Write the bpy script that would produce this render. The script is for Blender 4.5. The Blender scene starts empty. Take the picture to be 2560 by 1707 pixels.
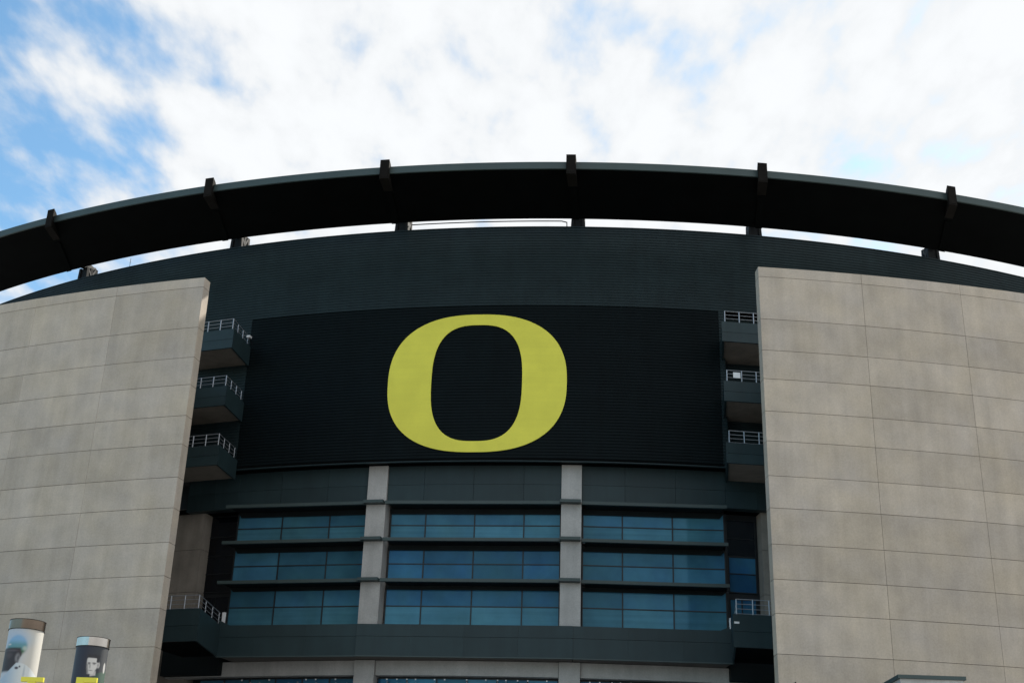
import bpy, math, random
from mathutils import Vector, Matrix
random.seed(7)
sin, cos, pi, rad = math.sin, math.cos, math.pi, math.radians
S = bpy.context.scene
COL = S.collection

# ------------------------------------------------------------------ camera
PITCH, ROLL, FPX = 0.4071910, 0.0324356, 3279.41
cd = bpy.data.cameras.new('camera'); cam = bpy.data.objects.new('camera', cd); COL.objects.link(cam)
fw = Vector((0, cos(PITCH), sin(PITCH))); u0 = Vector((0, -sin(PITCH), cos(PITCH))); r0 = Vector((1, 0, 0))
rt = cos(ROLL)*r0 + sin(ROLL)*u0; up = -sin(ROLL)*r0 + cos(ROLL)*u0
M = Matrix((rt, up, -fw)).transposed().to_4x4(); M.translation = Vector((0, 0, 1.6))
cam.matrix_world = M
cd.sensor_fit = 'HORIZONTAL'; cd.sensor_width = 36; cd.lens = FPX/2560*36; cd.clip_start = .1; cd.clip_end = 6000
S.camera = cam

# ------------------------------------------------------------------ sun, sky, exposure
SUN_EL, SUN_AZ = rad(38), rad(42)            # azimuth from +Y (view direction) towards +X
sd = Vector((sin(SUN_AZ)*cos(SUN_EL), cos(SUN_AZ)*cos(SUN_EL), sin(SUN_EL)))
sl = bpy.data.lights.new('sun', 'SUN'); sl.energy = 4.2; sl.angle = rad(.6); sl.color = (1, .93, .82)
so = bpy.data.objects.new('sun', sl); COL.objects.link(so); so.rotation_euler = sd.to_track_quat('Z', 'Y').to_euler()
so.location = (60, 20, 120)

wd = bpy.data.worlds.new('World'); S.world = wd; wd.use_nodes = True
nt = wd.node_tree; N = nt.nodes; Lk = nt.links; N.clear()
def nn(t, **kw):
    n = N.new(t)
    for k, v in kw.items(): setattr(n, k, v)
    return n
def mth(op, a, b=None, c=None, clamp=False):
    n = nn('ShaderNodeMath', operation=op); n.use_clamp = clamp
    for i, v in enumerate((a, b, c)):
        if v is None: continue
        if isinstance(v, (int, float)): n.inputs[i].default_value = v
        else: Lk.new(v, n.inputs[i])
    return n.outputs[0]
def sstep(x, lo, hi, a=0., b=1.):
    n = nn('ShaderNodeMapRange', interpolation_type='SMOOTHSTEP'); Lk.new(x, n.inputs[0])
    for i, v in zip((1, 2, 3, 4), (lo, hi, a, b)): n.inputs[i].default_value = v
    return n.outputs[0]
SKY_STR = .15
out = nn('ShaderNodeOutputWorld'); bg = nn('ShaderNodeBackground'); bg.inputs[1].default_value = SKY_STR
Lk.new(bg.outputs[0], out.inputs[0])
sky = nn('ShaderNodeTexSky', sky_type='NISHITA'); sky.sun_disc = False
sky.sun_elevation = SUN_EL; sky.sun_rotation = SUN_AZ; sky.dust_density = .6; sky.ozone_density = 1.4
tc = nn('ShaderNodeTexCoord'); sx = nn('ShaderNodeSeparateXYZ'); Lk.new(tc.outputs['Generated'], sx.inputs[0])
DX, DY, DZ = sx.outputs
zc = mth('MAXIMUM', DZ, .07)
cx_ = nn('ShaderNodeCombineXYZ'); Lk.new(mth('DIVIDE', DX, zc), cx_.inputs[0]); Lk.new(mth('DIVIDE', DY, zc), cx_.inputs[1])
def noise(scale, detail, rough, loc=(0, 0, 0), rot=0, scl=(1, 1, 1), dist=0):
    mp = nn('ShaderNodeMapping'); Lk.new(cx_.outputs[0], mp.inputs[0])
    mp.inputs['Location'].default_value = loc; mp.inputs['Rotation'].default_value = (0, 0, rot); mp.inputs['Scale'].default_value = scl
    n = nn('ShaderNodeTexNoise'); Lk.new(mp.outputs[0], n.inputs[0])
    n.inputs['Scale'].default_value = scale; n.inputs['Detail'].default_value = detail; n.inputs['Roughness'].default_value = rough
    n.inputs['Distortion'].default_value = dist
    return n.outputs[0]
L1, L2 = (7.81, 14.17, 0), (22.84, 18.19, 0)
puff = noise(11.5, 6, .52, L1, rad(-22), (1, .50, 1), .1)                # the single cloudlets
field = noise(2.8, 3, .5, L2, rad(-22), (1, .55, 1))                     # thicker and thinner stretches of the deck
clear = sstep(DX, -.385, -.20)                                            # the deck thins out towards the left
dens = mth('ADD', mth('MULTIPLY', puff, .95), mth('MULTIPLY', field, .42))
dens = mth('ADD', dens, mth('MULTIPLY', clear, .30))
mask = sstep(dens, .635, .985, .0, 1.0)
shade = sstep(dens, .78, 1.12, .88, 1.0)                                  # thin cloud greyer, thick cloud white
cc = nn('ShaderNodeMix', data_type='RGBA'); Lk.new(shade, cc.inputs[0])
cc.inputs[6].default_value = (0, 0, 0, 1); cc.inputs[7].default_value = (.705/SKY_STR, .722/SKY_STR, .738/SKY_STR, 1)
skyg = nn('ShaderNodeMix', data_type='RGBA', blend_type='MULTIPLY'); skyg.inputs[0].default_value = 1
Lk.new(sky.outputs[0], skyg.inputs[6]); skyg.inputs[7].default_value = (.75, .98, .98, 1)
mx = nn('ShaderNodeMix', data_type='RGBA'); Lk.new(mask, mx.inputs[0]); Lk.new(skyg.outputs[2], mx.inputs[6]); Lk.new(cc.outputs[2], mx.inputs[7])
Lk.new(mx.outputs[2], bg.inputs[0])
vs = S.view_settings; vs.view_transform = 'Standard'; vs.look = 'None'; vs.exposure = .45; vs.gamma = 1; vs.use_curve_mapping = False
S.render.engine = 'CYCLES'

# ------------------------------------------------------------------ materials
def mat(name, col, rough=.6, metal=0., spec=.5, mottle=0., fine=0., tint=None, bump=0., bscale=8., vary=0., streak=0., band=0.):
    m = bpy.data.materials.new(name); m.use_nodes = True; t = m.node_tree; n = t.nodes; l = t.links
    b = n['Principled BSDF']; b.inputs['Roughness'].default_value = rough; b.inputs['Metallic'].default_value = metal
    b.inputs['Specular IOR Level'].default_value = spec
    geo = n.new('ShaderNodeNewGeometry')
    rgb = n.new('ShaderNodeRGB'); rgb.outputs[0].default_value = (*col, 1); cur = rgb.outputs[0]
    def scale_by(fac_out, lo, hi, clr=None):
        nonlocal cur
        mr = n.new('ShaderNodeMapRange'); l.new(fac_out, mr.inputs[0]); mr.inputs[1].default_value = .3; mr.inputs[2].default_value = .7
        if clr is None:
            mr.inputs[3].default_value = lo; mr.inputs[4].default_value = hi
            k = n.new('ShaderNodeMix'); k.data_type = 'RGBA'; k.blend_type = 'MULTIPLY'; k.inputs[0].default_value = 1
            l.new(cur, k.inputs[6]); l.new(mr.outputs[0], k.inputs[7])
        else:
            k = n.new('ShaderNodeMix'); k.data_type = 'RGBA'; l.new(mr.outputs[0], k.inputs[0]); mr.inputs[3].default_value = lo; mr.inputs[4].default_value = hi
            l.new(cur, k.inputs[6]); k.inputs[7].default_value = (*clr, 1)
        cur = k.outputs[2]
    def noi(sc, det, mapping=None):
        t_ = n.new('ShaderNodeTexNoise'); t_.inputs['Scale'].default_value = sc; t_.inputs['Detail'].default_value = det
        src = geo.outputs['Position']
        if mapping:
            mp = n.new('ShaderNodeMapping'); mp.inputs['Scale'].default_value = mapping; l.new(src, mp.inputs[0]); src = mp.outputs[0]
        l.new(src, t_.inputs[0]); return t_.outputs[0]
    if tint: scale_by(noi(.33, 4), 0, .9, tint)
    if mottle: scale_by(noi(.55, 5), 1-mottle, 1+mottle)
    if streak: scale_by(noi(1., 4, (1.6, 1.6, .12)), 1-streak, 1+streak)
    if band: scale_by(noi(1., 3, (.08, .08, 3.4)), 1-band, 1+band)
    if fine: scale_by(noi(9., 3), 1-fine, 1+fine)
    if vary:
        oi = n.new('ShaderNodeObjectInfo'); scale_by(oi.outputs['Random'], 1-vary, 1+vary)
    l.new(cur, b.inputs['Base Color'])
    if bump:
        bp = n.new('ShaderNodeBump'); bp.inputs['Strength'].default_value = bump; bp.inputs['Distance'].default_value = .02
        l.new(noi(bscale, 4), bp.inputs['Height']); l.new(bp.outputs[0], b.inputs['Normal'])
    return m
CONC = mat('precast_concrete', (.462, .395, .310), .85, mottle=.10, fine=.07, tint=(.435, .385, .335), bump=.18, vary=.06, streak=.06)
PIER = mat('shaded_pier_concrete', (.27, .24, .205), .9, mottle=.15, fine=.06, streak=.12, bump=.15)  # same concrete in a darker tone, the recess shade put into its colour
CONC_IN = mat('column_concrete', (.42, .415, .40), .85, mottle=.12, fine=.08, bump=.15, streak=.08)
JOINT = mat('joint_sealant', (.12, .11, .10), .9)
CLAD = mat('ribbed_steel_cladding', (.0145, .0270, .0310), .55, mottle=.12, streak=.1, spec=.2)
BLACK = mat('black_painted_cladding', (.0032, .0070, .0085), .6, mottle=.12, streak=.1, spec=.1)
DARKM = mat('dark_grey_metal_panel', (.0200, .0390, .0440), .5, mottle=.10, streak=.08, spec=.3, vary=.06)
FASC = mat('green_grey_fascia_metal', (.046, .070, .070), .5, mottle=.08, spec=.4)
METAL_SHADE = mat('dark_metal_and_shade', (.0065, .011, .0125), .7, mottle=.2, spec=.2)  # dark metal; on the strips below the ledges it paints shade and reflection
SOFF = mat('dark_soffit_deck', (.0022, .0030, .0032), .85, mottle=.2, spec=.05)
BEAM = mat('weathered_brown_steel', (.010, .009, .008), .9, spec=.12, mottle=.25, fine=.25)
BRACK = mat('dark_bracket_steel', (.007, .008, .0085), .75, mottle=.2, spec=.3)
TAN = mat('tan_painted_steel', (.15, .115, .08), .6, mottle=.15)
YELL = mat('yellow_sign_paint', (.83, .775, .092), .5, mottle=.05, fine=.02, spec=.3, band=.018)
YELL2 = mat('yellow_letter_paint', (.70, .64, .055), .45, mottle=.04)
ALU = mat('aluminium_rail', (.36, .38, .41), .4, metal=.6, mottle=.05)
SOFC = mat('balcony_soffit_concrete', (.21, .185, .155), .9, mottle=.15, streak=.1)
FRAME = mat('window_frame_dark', (.010, .013, .016), .5)
CAPREFL = mat('brown_reflection_cap', (.16, .12, .09), .22, metal=.9, mottle=.3, streak=.5)  # polished cap with brown mirrored stripes of its surroundings put into the colour
FIN = mat('dull_fin_metal', (.22, .25, .28), .5, metal=.3, mottle=.2)
WHITE = mat('white_plate', (.78, .79, .80), .5, mottle=.04)
ASPH = mat('plaza_paving', (.32, .31, .295), .9, mottle=.15, fine=.1)
BODY = mat('rear_structure', (.05, .05, .05), .9)
STEEL = mat('polished_steel_cap', (.42, .38, .34), .16, metal=1., mottle=.2, streak=.35)
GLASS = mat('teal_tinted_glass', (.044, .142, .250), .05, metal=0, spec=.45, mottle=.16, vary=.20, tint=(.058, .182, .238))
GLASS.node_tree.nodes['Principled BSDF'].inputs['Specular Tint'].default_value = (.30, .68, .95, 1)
GLASST = mat('teal_reflection_glass', (.064, .190, .275), .05, spec=.45, mottle=.14, vary=.16, tint=(.075, .215, .272), band=.12)  # paler and deeper pane tones by row stand in for uneven sky reflections
GLASSB = mat('blue_reflection_glass', (.026, .105, .235), .05, spec=.45, mottle=.18, vary=.2, tint=(.045, .15, .21))
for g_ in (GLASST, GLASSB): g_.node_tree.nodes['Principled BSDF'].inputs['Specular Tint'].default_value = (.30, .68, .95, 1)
GLASSD = mat('dark_reflection_glass', (.004, .006, .010), .04, metal=.1, spec=.5, mottle=.16, vary=.16)  # dark reflection of the recess put into the pane colour

# ------------------------------------------------------------------ mesh helpers (facade follows arcs about one plan centre)
CX, CY, R = 9.8974, 211.4622, 106.6937
ZO = 1.6
def cyl(t, d, z): return (CX+(R+d)*sin(t), CY-(R+d)*cos(t), z+ZO)
FAC = ((103.35, .093, -14.9), (103.94, -.012, 0.), (103.10, -.11, 14.8))       # the three straight bays of the glazing
def fd(bay, t, off=0.):
    w0, m, s0 = FAC[bay]; q = t+.1212
    return (w0+off-m*s0)/(cos(q)-m*sin(q))-R
class MB:
    def __init__(s): s.v = []; s.f = []; s.sm = False
    def add(s, vs, fs):
        k = len(s.v); s.v += [tuple(v) for v in vs]; s.f += [tuple(i+k for i in f) for f in fs]; return s
    def sweep(s, prof, t0, t1, n=None, closed=True, caps=True):
        """profile [(d, z)] swept along the facade arc"""
        n = n or max(1, int(abs(t1-t0)/.012)); m = len(prof); vs = []; fs = []
        for i in range(n+1):
            t = t0+(t1-t0)*i/n; vs += [cyl(t, d, z) for d, z in prof]
        for i in range(n):
            for j in range(m if closed else m-1):
                a = i*m+j; b = i*m+(j+1) % m; fs.append((a, b, b+m, a+m))
        if closed and caps: fs.append(tuple(range(m))[::-1]); fs.append(tuple(n*m+j for j in range(m)))
        return s.add(vs, fs)
    def arc(s, t0, t1, d0, d1, z0, z1, n=None): return s.sweep([(d0, z0), (d1, z0), (d1, z1), (d0, z1)], t0, t1, n)
    def facet(s, bay, t0, t1, o0, o1, z0, z1):
        return s.hexa([cyl(t, fd(bay, t, o), z) for z in (z0, z1) for t, o in ((t0, o1), (t1, o1), (t1, o0), (t0, o0))])
    def hexa(s, p):      # 8 points: bottom 4, top 4
        return s.add(p, [(0, 3, 2, 1), (4, 5, 6, 7), (0, 1, 5, 4), (1, 2, 6, 5), (2, 3, 7, 6), (3, 0, 4, 7)])
    def box(s, x0, x1, y0, y1, z0, z1):
        return s.hexa([(x0, y0, z0), (x1, y0, z0), (x1, y1, z0), (x0, y1, z0), (x0, y0, z1), (x1, y0, z1), (x1, y1, z1), (x0, y1, z1)])
    def tube(s, a, b, r, n=8, r2=None):
        a, b = Vector(a), Vector(b); q = (b-a).to_track_quat('Z', 'Y'); r2 = r if r2 is None else r2
        vs = [a+q @ Vector((r*cos(2*pi*i/n), r*sin(2*pi*i/n), 0)) for i in range(n)]+[b+q @ Vector((r2*cos(2*pi*i/n), r2*sin(2*pi*i/n), 0)) for i in range(n)]
        return s.add(vs, [(i, (i+1) % n, n+(i+1) % n, n+i) for i in range(n)]+[tuple(range(n))[::-1], tuple(range(n, 2*n))])
    def bar(s, a, b, w, h):   # rectangular bar, w across (horizontal), h vertical-ish
        a, b = Vector(a), Vector(b); d = (b-a).normalized(); sd_ = d.cross(Vector((0, 0, 1))).normalized() if abs(d.z) < .99 else Vector((1, 0, 0)); u = sd_.cross(d)
        p = [e+sd_*x*w/2+u*y*h/2 for e in (a, b) for x, y in ((-1, -1), (1, -1), (1, 1), (-1, 1))]
        return s.hexa(p)
    def prism(s, pts, off):  # polygon extruded by a vector
        n = len(pts); off = Vector(off); vs = [Vector(p) for p in pts]+[Vector(p)+off for p in pts]
        return s.add(vs, [tuple(range(n))[::-1], tuple(range(n, 2*n))]+[(i, (i+1) % n, n+(i+1) % n, n+i) for i in range(n)])
WORLD = {}
def link(name, mb, m, parent=None, label=None, cat=None, group=None, kind=None, smooth=False):
    xs, ys, zs = zip(*mb.v); c = Vector(((min(xs)+max(xs))/2, (min(ys)+max(ys))/2, min(zs) if not parent else (min(zs)+max(zs))/2))
    me = bpy.data.meshes.new(name); me.from_pydata([tuple(Vector(v)-c) for v in mb.v], [], mb.f); me.materials.append(m)
    import bmesh
    bm = bmesh.new(); bm.from_mesh(me); bmesh.ops.recalc_face_normals(bm, faces=bm.faces); bm.to_mesh(me); bm.free()
    if smooth: me.polygons.foreach_set('use_smooth', [True]*len(me.polygons))
    o = bpy.data.objects.new(name, me); COL.objects.link(o); WORLD[o] = c
    if parent: o.parent = parent; o.location = c-WORLD[parent]
    else: o.location = c
    tag(o, label, cat, group, kind); return o
def tag(o, label=None, cat=None, group=None, kind=None):
    for k, v in (('label', label), ('category', cat), ('group', group), ('kind', kind)):
        if v: o[k] = v
def empty(name, loc, label, cat, group=None):
    o = bpy.data.objects.new(name, None); COL.objects.link(o); o.location = loc; WORLD[o] = Vector(loc); o.empty_display_size = .5
    tag(o, label, cat, group); return o

# ------------------------------------------------------------------ ground
link('ground', MB().add([(-3000, -3000, 0), (3000, -3000, 0), (3000, 3000, 0), (-3000, 3000, 0)], [(0, 1, 2, 3)]), ASPH, kind='structure')

# ------------------------------------------------------------------ stadium
ST = empty('stadium', (cyl(-.1212, 0, -ZO)), 'dark stadium facade between two concrete wings under a curved overhanging roof', 'stadium')
AX = -.1212                                  # axis of the facade
TB = (AX-.2019, AX+.2019)                    # ends of the glazed bays
COLT = (AX-.0786, AX+.0786); CW = .0080      # column centres and half width (angle)

# ribbed cladding
def ribs(z0, z1, pitch=.27, dep=.05):
    n = max(1, round((z1-z0)/pitch)); p = (z1-z0)/n; pr = []
    for i in range(n):
        z = z0+i*p; pr += [(0, z), (0, z+p*.50), (-dep, z+p*.62), (-dep, z+p*.90)]
    pr.append((0, z1)); return pr
ZP0, ZP1, ZW = 34.50, 48.90, 56.64
PT0, PT1 = -.3226, .0772
def clad(t0, t1, z0, z1, m, name, d=0):
    pr = [(a+d, b) for a, b in ribs(z0, z1)]+[(d-.3, z1), (d-.3, z0)]
    return link(name, MB().sweep(pr, t0, t1, max(2, int((t1-t0)/.0105))), m, ST)
clad(-.68, .44, ZP1, ZW, CLAD, 'cladding')
clad(-.40, PT0, ZP0, ZP1-.004, CLAD, 'cladding'); clad(PT1, .0815, ZP0, ZP1-.004, CLAD, 'cladding'); clad(.0815, .155, ZP0, ZP1-.004, CLAD, 'cladding', -1.2)
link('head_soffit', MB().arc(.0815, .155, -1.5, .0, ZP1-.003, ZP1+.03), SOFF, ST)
clad(PT0+.0002, PT1-.0002, ZP0, ZP1-.05, BLACK, 'painted_panel', -.02)['label'] = 'black painted field of ribbed cladding behind the yellow letter'
link('coping', MB().arc(-.68, .44, -.55, .03, ZW+.003, ZW+.10), CLAD, ST)
link('trim', MB().arc(PT0, PT1+.004, -.25, .06, ZP0-.07, ZP0-.003), DARKM, ST)
for t in (-.165, -.14, -.087, -.2745):
    link('roof_anchor', MB().arc(t-.002, t+.002, -.5, -.3, ZW+.1, ZW+.22, 1), CLAD, ST)

# lower dark band under the cladding, split in panels
edges = [-.372, -.3455, TB[0], -.2842, -.2429]+[AX-.0404*k for k in (2, 1)]+[AX]+[AX+.0404*k for k in (1, 2, 3, 4, 5)]+[.1065, .125]
edges = sorted(edges)
for a, b in zip(edges, edges[1:]):
    link('spandrel_panel', MB().arc(a+.0001, b-.0001, -2.2, -1.3, 31.34, 32.82, 3), DARKM, ST)
    link('spandrel_panel', MB().arc(a+.0001, b-.0001, -2.2, -1.3, 32.84, ZP0-.01, 3), DARKM, ST)
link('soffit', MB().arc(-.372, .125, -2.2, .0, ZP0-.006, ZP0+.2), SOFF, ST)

# columns
for t in COLT:
    for z0, z1 in ((20.0, 34.48), (-ZO, 18.06)):
        link('column', MB().arc(t-CW, t+CW, -2.7, -1.0, z0, z1, 1), CONC_IN, ST)

# ledges (sunshades) with clips round the columns
BAYT = [(AX-.2050, COLT[0]-CW-.0003), (COLT[0]+CW+.0003, COLT[1]-CW-.0003), (COLT[1]+CW+.0003, AX+.2006)]
def ledge(zt, th):
    for i, (a, b) in enumerate(BAYT):
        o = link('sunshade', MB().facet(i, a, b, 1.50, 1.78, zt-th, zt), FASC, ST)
        link('underside', MB().facet(i, a+.003, b-.001, .06, 1.497, zt-th+.03, zt-.03), METAL_SHADE, o)
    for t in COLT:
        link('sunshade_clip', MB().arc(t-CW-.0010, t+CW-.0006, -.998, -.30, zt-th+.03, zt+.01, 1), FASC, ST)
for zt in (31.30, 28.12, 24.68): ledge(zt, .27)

# glazing: three bays by three storeys, each a window with mullions and panes, a dark strip standing in for each ledge's shade and reflection
rows = [(20.35, 22.75, 24.40), (24.72, 26.30, 27.84), (28.16, 29.62, 31.02)]
heads = (24.10, 27.44, 30.58)
bays = [[TB[0], AX-.1630, AX-.1217, COLT[0]-CW-.0006], [COLT[0]+CW+.0014, AX-.0404, AX, AX+.0404, COLT[1]-CW-.0006],
        [COLT[1]+CW+.0016, AX+.1200, AX+.1604, TB[1]]]
def pane(t0, t1, z0, z1, d, par, m, tilt=.003):
    ax, az = random.uniform(-tilt, tilt), random.uniform(-tilt, tilt)
    P = [Vector(cyl(t, d(t), z)) for t, z in ((t0, z0), (t1, z0), (t1, z1), (t0, z1))]
    nrm = (P[1]-P[0]).cross(P[3]-P[0]).normalized(); w = (P[1]-P[0]).length/2; h = (z1-z0)/2
    for p, sx_, sz_ in zip(P, (-1, 1, 1, -1), (-1, -1, 1, 1)): p += nrm*(sx_*w*az+sz_*h*ax)
    return link('pane', MB().prism(P, -nrm*.03), m, par)
def window(ts, zs, d, m, w=.05, head=None, ends=(0, 0)):
    dd = d if callable(d) else (lambda t: d)
    mb = MB(); aw = w/R
    def blk(t0, t1, z0, z1, o0, o1): mb.hexa([cyl(t, dd(t)+o, z) for z in (z0, z1) for t, o in ((t0, o1), (t1, o1), (t1, o0), (t0, o0))])
    for t in ts: blk(t-aw, t+aw, zs[0], zs[-1], -.12, .05)
    for z in zs:
        for a, b in zip(ts, ts[1:]): blk(a+aw, b-aw, z-w*.8, z+w*.8, -.12, .045)
    f = link('window', mb, FRAME, ST)
    for a, b in zip(ts, ts[1:]):
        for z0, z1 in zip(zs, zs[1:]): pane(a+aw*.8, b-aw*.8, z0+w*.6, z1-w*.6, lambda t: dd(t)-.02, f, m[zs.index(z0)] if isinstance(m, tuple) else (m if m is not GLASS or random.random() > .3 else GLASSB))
    if head:      # dark strip painting the ledge's shade and reflection, raked where the bay stops
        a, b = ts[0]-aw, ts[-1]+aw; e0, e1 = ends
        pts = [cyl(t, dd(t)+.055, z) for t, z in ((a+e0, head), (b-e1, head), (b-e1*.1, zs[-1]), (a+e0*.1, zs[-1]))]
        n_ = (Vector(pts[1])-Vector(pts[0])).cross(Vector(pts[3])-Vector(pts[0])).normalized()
        link('ledge_shade_strip', MB().prism(pts, n_*.06), METAL_SHADE, f)
    return f
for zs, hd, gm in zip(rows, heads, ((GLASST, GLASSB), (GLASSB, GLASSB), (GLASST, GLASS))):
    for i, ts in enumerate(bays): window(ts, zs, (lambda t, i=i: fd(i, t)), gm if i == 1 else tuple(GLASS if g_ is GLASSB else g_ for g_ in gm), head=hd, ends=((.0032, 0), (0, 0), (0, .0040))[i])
# end windows beside the bays
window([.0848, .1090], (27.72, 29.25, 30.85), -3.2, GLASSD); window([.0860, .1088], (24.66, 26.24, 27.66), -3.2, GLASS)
for zs in ((27.75, 29.4, 31.3), (24.5, 26.1, 27.6)): window([-.3640, -.3285], zs, -3.2, GLASSD)
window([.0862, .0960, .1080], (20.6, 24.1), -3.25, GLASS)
window([-.3640, -.3450, -.3285], (20.6, 24.1), -3.25, GLASSD)
for a, b in ((TB[0]-.004, TB[0]-.0006), (TB[1]+.0008, TB[1]+.0026)):
    link('corner_post', MB().arc(a, b, -3.4, -2.3, 20.3, 31.1, 1), FRAME, ST)
# unseen dark backing added behind glazing and cladding to keep rear sun out
link('rear_wall', MB().arc(TB[0]-.003, TB[1]+.002, -4.9, -2.95, -ZO, 34.4), BODY, ST)
link('rear_wall', MB().arc(-.46, .24, -6.0, -5.0, -ZO, 34.4), BODY, ST)
link('rear_wall', MB().arc(-.68, .44, -6.0, -1.6, 34.45, 54.5), BODY, ST)

for a, b in ((-.43, -.3283), (.0846, .17)):
    link('recess_wall', MB().arc(a, b, -4.9, -3.3, -ZO, 34.4, 4), FRAME, ST)
for a, b in ((-.43, -.3283), (.0846, .17)):
    link('recess_shade_slab', MB().arc(a, b, -4.85, -1.32, 31.36, 31.6, 4), SOFF, ST)  # slab added over the recess to block sky light from the piers
# piers at the far ends of the recess
for t0, t1 in ((-.42, -.3572), (.1112, .165)):
    zs = [-ZO, 6, 12, 18, 21.0, 24.35, 28.1, 31.9]
    for z0, z1 in zip(zs, zs[1:]):
        link('pier_panel', MB().arc(t0, t1, -4.8, -2.05, z0+.02, z1-.02, 4), PIER, ST)
    link('pier_core', MB().arc(t0+.0006, t1-.0006, -4.75, -2.09, -ZO, 31.8, 4), JOINT, ST)

# sill band with its trim, beam and the dark storey below
be = [-.3122, AX-.1617, AX-.1212, AX-.0808, AX-.0404, AX, AX+.0404, AX+.0808, AX+.1212, AX+.1617, .0765]
JB = (AX-.0808, AX+.0808)
for i, (a, b) in enumerate(((be[0], JB[0]), (JB[0], JB[1]), (JB[1], be[-1]))):
    link('sill_backing', MB().facet(i, a+.0003, b-.0003, .08, 3.20, 18.12, 20.50), JOINT, ST)
    link('sill_cap', MB().facet(i, a, b, .08, 3.21, 20.502, 20.57), DARKM, ST)
    link('trim', MB().facet(i, a, b, 3.1, 3.36, 18.02, 18.097), FASC, ST)
for a, b in zip(be, be[1:]):
    i = 0 if b <= JB[0]+1e-6 else 1 if b <= JB[1]+1e-6 else 2
    for z0, z1 in ((18.10, 19.62), (19.645, 20.60)):
        link('sill_panel', MB().facet(i, a+.00003, b-.00003, 3.215, 3.32, z0, z1), DARKM, ST)
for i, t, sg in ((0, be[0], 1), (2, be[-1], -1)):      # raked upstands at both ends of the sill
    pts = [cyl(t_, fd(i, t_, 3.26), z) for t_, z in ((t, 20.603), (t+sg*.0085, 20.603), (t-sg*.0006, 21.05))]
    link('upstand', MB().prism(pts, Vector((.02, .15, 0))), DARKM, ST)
bs = [-.372, COLT[0]-CW-.0003], [COLT[0]+CW+.0003, COLT[1]-CW-.0003], [COLT[1]+CW+.0003, .125]
for a, b in bs: link('beam', MB().arc(a, b, -2.4, -1.3, 16.92, 18.08), CONC_IN, ST)
for i, (a, b) in enumerate(([-.3435, COLT[0]-CW-.0003], bs[1], [COLT[1]+CW+.0003, .105])):
    ts = [a+(b-a)*k/6 for k in range(7)]
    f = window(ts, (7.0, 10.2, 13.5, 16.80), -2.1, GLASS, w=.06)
    n = int((b-a)*(R-2)/.80); v = None
    for k in range(1, n):
        t = a+(b-a)*(k+random.uniform(-.12, .12))/n
        link('fin', MB().arc(t-.00028, t+.00028, -2.02, -1.72, 7.0, 16.45+random.uniform(-.15, .1), 1), FIN, f)
        if random.random() < .7: link('lamp_clip', MB().arc(t-.0005, t+.0005, -1.70, -1.60, 16.60, 16.70, 1), WHITE, f)
    link('lower_wall', MB().arc(a, b, -2.4, -1.4, -ZO, 6.9), CONC_IN, ST)

# concrete wings in precast panels
HJ = [43.36, 42.577, 39.221, 36.798, 34.614, 32.201, 30.017, 27.519, 25.259, 22.768, 20.403, 18.152, 15.533, 13.1, 10.7, 8.3, 5.9, 3.4, .9, -ZO]
def wing(d, t_edge, step, sgn, ncol, jw):
    core = link('wing_core', MB().arc(t_edge+sgn*.0006, t_edge+sgn*ncol*step, d-.86, d-.05, -ZO, HJ[0]-.06), JOINT, ST)
    for k in range(ncol):
        a = t_edge+sgn*k*step; b = t_edge+sgn*(k+1)*step
        ga = 0 if k == 0 else jw/2/(R+d); gb = jw/2/(R+d)
        ga, gb = a+sgn*ga, b-sgn*gb; a, b = min(ga, gb), max(ga, gb)
        for i, (z1, z0) in enumerate(zip(HJ, HJ[1:])):
            dd = random.uniform(-.006, .006)
            link('concrete_panel', MB().arc(a, b, d-.9, d+dd, z0+.017, z1-(0 if i == 0 else .017), 6), CONC, ST)
wing(19.66, .0621, .0610, 1, 5, .024)
wing(19.15, -.2690, .0600, -1, 5, .016)
# walls of the stair towers hidden behind the wings close the building, set close in to shade the piers
for pts in (((19.9, 87.2), (23.4, 87.6), (28.4, 112), (25.2, 112)), ((-24.9, 91.9), (-28.6, 105), (-31.2, 115), (-34.5, 115), (-29, 93.2))):
    link('flank_wall', MB().prism([(x, y, 0) for x, y in pts], (0, 0, 44)), CONC_IN, ST)

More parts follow.
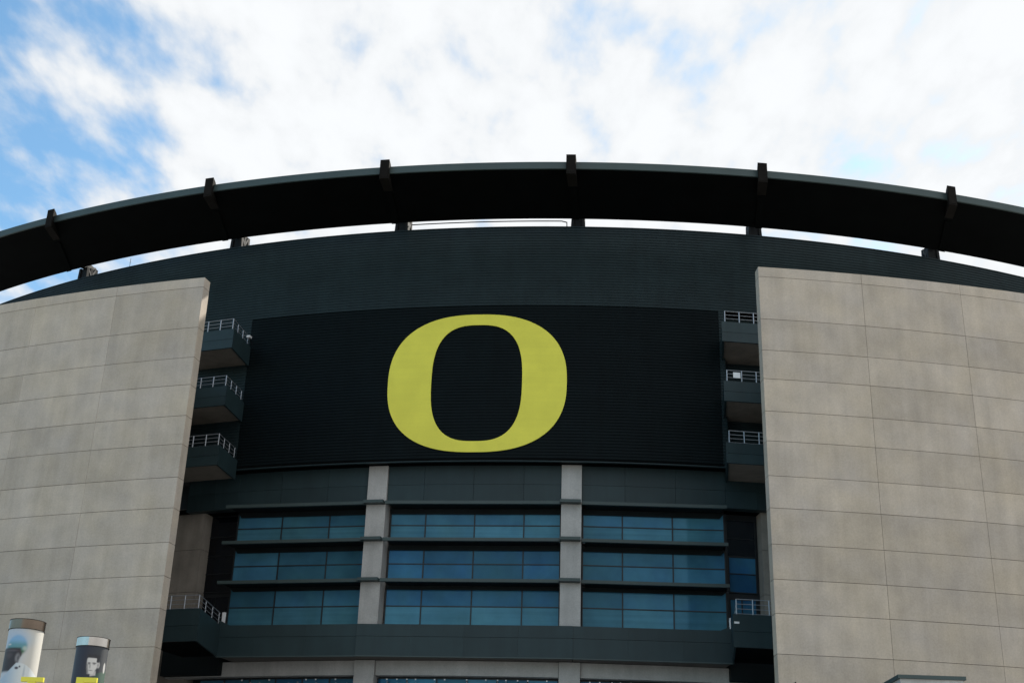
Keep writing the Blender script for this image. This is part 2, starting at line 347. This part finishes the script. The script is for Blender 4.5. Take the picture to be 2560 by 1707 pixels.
# balconies at both ends of the recess
def balcony(t0, t1, d, ztop, zbot, zrail, back, left, low=False, flare=None):
    """t0..t1 front face; the visible end (t1 at the left, t0 at the right) flares outwards towards the wall"""
    zm = (ztop+zbot)/2-.05
    tv, th_, sg = (t1, t0, -1) if left else (t0, t1, 1)
    k_ = (-.0057/4.3 if left else .0085/4.0) if flare is None else flare
    side = lambda dd, ins=0.: tv+k_*(d-dd)+sg*ins/(R+dd)          # angle of the visible end at depth dd
    def slab(d0, d1, z0, z1, ins): return MB().hexa([cyl(t, q, z) for z in (z0, z1) for t, q in ((side(d1, ins), d1), (th_, d1), (th_, d0), (side(d0, ins), d0))])
    o = link('balcony', slab(d-.18, d, zm+.012, ztop, 0), DARKM, ST)
    link('front_panel', slab(d-.18, d-.002, zbot, zm-.012, 0), DARKM, o)
    link('side_panel', MB().hexa([cyl(side(q, i), q, z) for z in (zbot, ztop) for q, i in ((d-.185, 0), (d-.185, .16), (back, .16), (back, 0))]), DARKM, o)
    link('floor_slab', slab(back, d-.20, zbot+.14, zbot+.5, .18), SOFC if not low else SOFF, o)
    dr = d-.32; rl = MB()
    hz = [ztop+.10+(zrail-ztop-.10)*k/3 for k in range(4)]
    for k, z in enumerate(hz):
        r_ = .036 if k == 3 else .027
        rl.tube(cyl(side(dr, .3), dr, z), cyl(th_, dr, z), r_, 6); rl.tube(cyl(side(dr, .3), dr, z), cyl(side(back, .3), back, z), r_, 6)
    r = link('railing', rl, ALU, o)
    n = int(abs(th_-tv)*(R+d)/1.25)
    for k in range(n):
        t = side(dr, .3)+sg*k*1.25/(R+d); link('post', MB().tube(cyl(t, dr, ztop-.05), cyl(t, dr, zrail), .052, 8), ALU, r)
    for k in range(1, 4):
        q = dr-(dr-back)*k/3.2; link('post', MB().tube(cyl(side(q, .3), q, ztop-.05), cyl(side(q, .3), q, zrail), .044, 8), ALU, r)
    return o
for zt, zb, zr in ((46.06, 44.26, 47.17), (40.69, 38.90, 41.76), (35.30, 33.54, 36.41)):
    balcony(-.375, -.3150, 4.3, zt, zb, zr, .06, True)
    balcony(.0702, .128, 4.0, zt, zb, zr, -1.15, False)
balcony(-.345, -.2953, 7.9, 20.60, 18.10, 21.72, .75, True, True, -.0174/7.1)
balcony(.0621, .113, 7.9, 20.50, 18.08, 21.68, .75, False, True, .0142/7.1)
# dark infill behind the balconies' landings
for a, b in ((-.372, -.3200), (.0785, .125)):
    link('recess_wall', MB().arc(a, b, -2.3, -.6, 17.0, 20.2, 3), METAL_SHADE, ST)

# ------------------------------------------------------------------ roof
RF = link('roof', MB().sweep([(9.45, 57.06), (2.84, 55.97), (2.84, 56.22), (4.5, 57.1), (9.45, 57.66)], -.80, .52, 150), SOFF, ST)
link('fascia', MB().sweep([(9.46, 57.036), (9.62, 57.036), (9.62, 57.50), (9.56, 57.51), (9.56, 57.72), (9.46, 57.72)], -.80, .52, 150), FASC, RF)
TS = [-.6320, -.4710, -.3220, -.1826, -.0467, .0914, .2373, .3960]
TK = [-.7090, -.5250, -.3496, -.1930, -.0404, .1120, .2784, .4560]
for a, b in zip(TS, TK):
    tt = lambda d: a+(b-a)*(10.12-d)/10.12                         # the beam line from its outer stub to the wall head
    def vprof(prof, w):                                             # vertical plate profile [(d, z)] of width w along the beam line
        vs = [cyl(tt(d)+sgn*w/2/(R+d), d, z) for sgn in (-1, 1) for d, z in prof]; n = len(prof); mb = MB()
        return mb.add(vs, [tuple(range(n)), tuple(range(n, 2*n))[::-1]]+[(i, n+i, n+(i+1) % n, (i+1) % n) for i in range(n)])
    bo = link('roof_beam', vprof([(10.0, 57.78), (4.4, 57.6), (-3.2, 59.45), (-3.2, 59.05), (2.9, 57.0), (4.4, 57.02), (10.0, 57.74)], .5), BRACK, RF)
    link('beam_stub', vprof([(10.08, 56.30), (10.08, 58.14), (9.3, 58.12), (8.0, 57.62), (7.3, 56.66)], .80), BEAM, bo)
    link('rib', vprof([(6.95, 56.52), (6.95, 56.7), (2.9, 56.05), (2.9, 55.86)], .62), SOFF, bo)
    h = .34/(R+10.1)
    link('end_plate', MB().arc(a-h, a+h, 10.083, 10.115, 56.42, 58.03, 1), BEAM, bo)
    bk = MB()
    for d_, w0, w1 in ((-.6, .62, .44), (-1.6, .5, .4), (-2.7, .55, .44)):
        for sgn in (-1, 1):
            t0, t1 = tt(d_)+sgn*w0/R, tt(d_)+sgn*w1/R; e = .13/R
            bk.hexa([cyl(t, d, 55.0) for t, d in ((t0-e, d_+.15), (t0+e, d_+.15), (t0+e, d_-.15), (t0-e, d_-.15))]+[cyl(t, d, 58.2-.42*(d_+.6)) for t, d in ((t1-e, d_+.15), (t1+e, d_+.15), (t1+e, d_-.15), (t1-e, d_-.15))])
    br = link('bracket', bk, BRACK, RF)
    w = .50/R; link('web', MB().arc(tt(-.6)-w, tt(-.6)+w, -.68, -.60, 55.0, 58.15, 1), BRACK, br)
    for sgn in (-1, 1):
        tA, tB = tt(-.6)+sgn*.5/R, tt(-2.7)+sgn*.46/R
        link('diagonal', MB().bar(cyl(tA, -.7, 56.7), cyl(tB, -2.6, 59.0), .16, .26).bar(cyl(tA, -.7, 58.0), cyl(tB, -2.6, 57.3), .16, .26), BRACK, br)
    w = .10/(R-2.2)
    link('rear_post', MB().arc(tt(-3.0)-w, tt(-3.0)+w, -3.1, -2.9, 54.5, 59.6, 1), TAN, br)
pp = MB(); n = 10; ts = [-.1863+(-.0541+.1863)*k/n for k in range(n+1)]
for t0, t1 in zip(ts, ts[1:]): pp.tube(cyl(t0, -1, 57.83), cyl(t1, -1, 57.83), .05, 6)
pp.tube(cyl(-.0541, -1, 57.83), cyl(-.0495, -1, 57.70), .05, 6).tube(cyl(-.0495, -1, 57.72), cyl(-.0493, -1, 56.5), .05, 6)
link('pipe', pp, BRACK, RF)

# ------------------------------------------------------------------ the letter on the facade
def se(n_, hw, hh, c, zc, k, cnt):
    a = 2*pi*k/cnt; ca, sa = cos(a), sin(a)
    return (c+hw*math.copysign(abs(ca)**(2/n_), ca), zc+hh*math.copysign(abs(sa)**(2/n_), sa))
cnt = 160; DL0, DL1 = .012, .075; mb = MB(); vs = []
for d in (DL1, DL0):
    for n_, hw, hh, c, zc in ((2.48, 7.83, 6.375, -12.907, 41.595), (2.80, 3.965, 5.38, -12.895, 41.58)):
        for k in range(cnt):
            s_, z_ = se(n_, hw, hh, c, zc, k, cnt); vs.append(cyl(s_/(R+.08), d, z_))
fs = []
for k in range(cnt):
    k2 = (k+1) % cnt; o1, i1, o0, i0 = 0, cnt, 2*cnt, 3*cnt
    fs += [(o1+k, o1+k2, i1+k2, i1+k), (o0+k, i0+k, i0+k2, o0+k2), (o1+k, o0+k, o0+k2, o1+k2), (i1+k, i1+k2, i0+k2, i0+k)]
link('facade_letter', mb.add(vs, fs), YELL, None, 'huge yellow letter O on the black ribbed field above the windows', 'sign')

# ------------------------------------------------------------------ small things on the facade
link('notice_plate', MB().arc(.0782, .0837, 3.76, 3.79, 41.06, 41.56, 1), WHITE, None, 'white notice plate tied to the railing of the middle right balcony', 'sign')
link('wall_plate', MB().arc(.0629, .0662, 7.905, 7.93, 19.79, 19.94, 1), WHITE, None, 'small white plate on the front of the lowest right balcony', 'sign')
mb = MB(); c0 = cyl(-.3114, 1.0, 20.70)
mb.arc(-.3126, -.3103, .86, 1.06, 20.68, 21.75, 1)
link('signal_panel', mb, WHITE, None, 'upright white panel at the inner end of the lowest left balcony railing', 'sign')
mb = MB(); mb.arc(.0748, .0756, .9, 1.1, 20.75, 21.62, 1)
link('signal_panel', mb, WHITE, None, 'narrow white upright strip beside the lowest right balcony', 'sign')
lp = empty('wall_lamp', cyl(-.3196, .0, 46.3), 'small white lamp on the cladding beside the topmost left balcony', 'lamp')
link('arm', MB().tube(cyl(-.3196, -.02, 46.35), cyl(-.3196, .7, 46.7), .04, 8), BRACK, lp)
link('lamp_head', MB().arc(-.3210, -.3180, .55, .95, 46.72, 46.9, 1), WHITE, lp)
an = empty('antenna', cyl(-.4675, -.4, 56.75), 'thin mast on the wall head in the roof gap at the left', 'antenna')
link('mast', MB().tube(cyl(-.4675, -.4, 56.75), cyl(-.4675, -.4, 57.9), .022, 6), BRACK, an)
link('crossbar', MB().tube(cyl(-.4685, -.4, 57.45), cyl(-.4665, -.4, 57.45), .015, 6), BRACK, an)

# ------------------------------------------------------------------ banner pillars in front of the left wing
def lerp(a, b, k): return tuple(x+(y-x)*k for x, y in zip(a, b))
def ss(x, a, b):
    x = max(0, min(1, (x-a)/(b-a))); return x*x*(3-2*x)
def ell(u, v, cu, cv, ru, rv, soft=.12):
    return 1-ss(math.hypot((u-cu)/ru, (v-cv)/rv), 1-soft, 1+soft)
def print_helmet(u, v):
    c = lerp((.45, .49, .55), (.52, .51, .47), ss(u, -.6, .5))  # white ground, bluish shade side and cream sun side put into the print
    c = lerp(c, (.50, .53, .52), .5*ell(u, v, .35, .25, .35, .12, .8))
    c = lerp(c, (.30, .43, .58), .7*ell(u, v, -.36, .28, .62, .20, .7))
    dome = ell(u, v, -.40, .42, .50+.12*max(0, u+.4), .25, .18)
    c = lerp(c, lerp(lerp((.20, .38, .58), (.10, .26, .30), ss(v, .25, .42)), (.05, .13, .07), ss(v, .42, .56)), dome)
    c = lerp(c, (.42, .50, .45), .8*ell(u, v, .06, .47, .12, .05, .7))
    c = lerp(c, (.55, .56, .56), .8*ell(u, v, -.80, .385, .08, .02, .6))
    edge = -.10-.25*ss(v, .70, 1.02)+.05*sin(v*23)
    face = ss(v, .43, .50)*(1-ss(u, edge-.06, edge+.06))*(1-ss(v, .98, 1.06))
    c = lerp(c, (.028, .024, .030), face)
    c = lerp(c, (.085, .07, .08), .8*face*ell(u, v, -.60, .53, .30, .022, .6)); c = lerp(c, (.07, .055, .06), .7*face*ell(u, v, -.72, .64, .15, .06, .8))
    c = lerp(c, (.20, .20, .21), .9*ell(u, v, -.26, .70, .13, .10, .5)); c = lerp(c, (.05, .05, .06), .8*ell(u, v, -.22, .70, .05, .06, .6))
    k = ss(v-(.80+.55*max(0, -(u+.28))+.25*max(0, u+.10)**2), 0, .03)
    c = lerp(c, lerp((.36, .46, .56), (.58, .62, .63), ss(u, -.8, .2)), k)
    c = lerp(c, (.05, .05, .07), k*ell(u, v, -.22, .935, .10, .030, .4)); c = lerp(c, (.06, .06, .08), k*ell(u, v, -.06, .90, .05, .022, .5))
    c = lerp(c, (.30, .36, .42), .6*k*ell(u, v, .22, 1.02, .05, .16, .7))
    return c
def print_face(u, v):
    c = lerp((.018, .021, .038), (.030, .036, .044), ss(u, -.6, .6))
    c = lerp(c, (.040, .085, .062), ss(v-.70+.20*max(0, u-.3), 0, .05)*ss(u, .28, .42))
    c = lerp(c, (.48, .47, .46), (1-ss(abs(u-.24), .14, .20))*ss(v, .60, .66)*(1-ss(v, .745-.10*(u-.2), .775-.10*(u-.2))))   # neck
    w = .34*(1-.42*ss(v, .50, .73))*(1-.25*(1-ss(v, .27, .36))); cx = .12-.06*ss(v, .5, .74)
    m_ = (1-ss(abs(u-cx), w-.05, w+.03))*ss(v, .275, .31)*(1-ss(v, .695, .735))
    c = lerp(c, (.60, .59, .57), m_)
    c = lerp(c, (.50, .49, .48), ell(u, v, .50, .475, .085, .075, .4)); c = lerp(c, (.10, .10, .11), .7*ell(u, v, .49, .48, .035, .035, .7))
    c = lerp(c, (.05, .05, .06), .85*m_*(1-ss(u, cx-w+.02, cx-w+.16))*ss(v, .42, .50))          # shaded cheek
    c = lerp(c, (.06, .06, .07), .9*ell(u, v, .24, .440, .13, .017, .6)); c = lerp(c, (.06, .06, .07), .9*ell(u, v, -.07, .443, .09, .017, .6))
    c = lerp(c, (.12, .12, .13), .7*ell(u, v, .24, .470, .07, .015, .7)); c = lerp(c, (.10, .10, .11), .8*ell(u, v, -.06, .47, .06, .016, .7))
    c = lerp(c, (.20, .20, .20), .7*ell(u, v, .00, .525, .045, .055, .7)); c = lerp(c, (.16, .15, .15), .85*ell(u, v, .06, .625, .12, .011, .7))
    c = lerp(c, (.022, .022, .028), ss(.33-v, 0, .03)*(1-ss(abs(u-.16), .36, .42))*ss(v, .21, .24))      # hair
    c = lerp(c, (.022, .022, .028), (1-ss(abs(u-.44), .05, .09))*ss(v, .27, .29)*(1-ss(v, .40, .43)))
    c = lerp(c, (.50, .50, .49), ell(u, v, .88, .52, .055, .13, .2)); c = lerp(c, (.25, .25, .26), .6*ell(u, v, .89, .52, .02, .09, .5))
    return c
PRM = bpy.data.materials.new('printed_banner'); PRM.use_nodes = True
_n = PRM.node_tree.nodes; _a = _n.new('ShaderNodeVertexColor'); _a.layer_name = 'print'; _n['Principled BSDF'].inputs['Roughness'].default_value = .55
PRM.node_tree.links.new(_a.outputs[0], _n['Principled BSDF'].inputs['Base Color'])
def pillar(x, y, ztop, rr, fn, label, capm):
    t = empty('banner_pillar', (x, y, 0), label, 'pillar', 'printed pillars before the left wing')
    nu, nv = 160, 150; zb = ztop-.215; zlow = zb-1.75; mb = MB(); colr = []
    base = math.atan2(-y, -x)            # direction from the pillar to the square in front
    for j in range(nv+1):
        z = zb+(zlow-zb)*j/nv
        for i in range(nu):
            a = base+2*pi*i/nu; mb.v.append((x+rr*cos(a), y+rr*sin(a), z))
            da = math.atan2(sin(a-base), cos(a-base)); front = abs(da) < pi/2
            colr.append(fn(sin(da) if front else math.copysign(1, da), (zb-z)))
    mb.f = [(j*nu+i, j*nu+(i+1) % nu, (j+1)*nu+(i+1) % nu, (j+1)*nu+i) for j in range(nv) for i in range(nu)]
    o = link('banner', mb, PRM, t, smooth=True)
    at = o.data.color_attributes.new('print', 'FLOAT_COLOR', 'POINT')
    for i, c in enumerate(colr): at.data[i].color = (*c, 1)
    link('shaft', MB().tube((x, y, 0), (x, y, zlow), rr, 48), BRACK, t)
    link('cap', MB().tube((x, y, zb), (x, y, ztop), rr+.012, 64), capm, t)
    link('cap_rim', MB().tube((x, y, ztop), (x, y, ztop+.012), rr+.02, 64).tube((x, y, zb-.012), (x, y, zb-.0005), rr+.02, 64), BRACK, t)
pillar(-11.485, 32.0, 7.60, .403, print_helmet, 'taller looking white pillar printed with a helmeted player in a white jersey', CAPREFL)
pillar(-10.576, 34.4, 7.66, .403, print_face, 'dark navy pillar printed with a pale black and white face', STEEL)

# yellow letters on their beam, only their tops in view
lt = empty('letter_sign', (-9.9, 30, 0), 'yellow block letters T and E standing in front of the two printed pillars', 'sign')
def letter(polys, x0, zt):
    mb = MB()
    for a, b, c, d in polys: mb.box(x0+a, x0+b, 30, 30.09, zt-d, zt-c)
    return link('letter', mb, YELL2, lt)
letter([(0, .495, 0, .10), (.155, .325, .102, .62)], -10.71, 6.015)
letter([(0, .165, 0, .62), (.167, .455, 0, .105), (.167, .40, .26, .36), (.167, .455, .515, .62)], -9.48, 6.045)
link('sign_beam', MB().box(-14.5, -7.2, 29.95, 30.2, 5.10, 5.38), BRACK, lt)
for x in (-14.2, -7.5): link('post', MB().box(x-.09, x+.09, 29.98, 30.16, 0, 5.10), BRACK, lt)

# grey kiosk at the lower right, only its roof corner in view
kx, ky, kw, kd, kz = 17.885, 60.0, 3.05, 3.0, 11.78
kk = empty('kiosk', (kx+kw/2, ky+kd/2, 0), 'pale grey block with dark green roof edge before the right wing', 'kiosk')
link('roof', MB().box(kx-.02, kx+kw, ky-.02, ky+kd, kz-.16, kz), FASC, kk)
link('wall', MB().box(kx+.10, kx+kw-.10, ky+.10, ky+kd-.1, 0, kz-.162), CONC_IN, kk)
link('door', MB().box(kx+.9, kx+1.9, ky+.06, ky+.098, 0, 2.1), DARKM, kk)
# lamp post whose tip just reaches into the frame
pl = empty('lamp_post', (13.22, 60, 0), 'dark post tip at the foot of the right wing', 'post')
link('pole', MB().tube((13.22, 60, 0), (13.22, 60, 11.05), .07, 10), BRACK, pl)
link('finial', MB().tube((13.22, 60, 11.05), (13.22, 60, 11.30), .10, 10, .03), BRACK, pl)
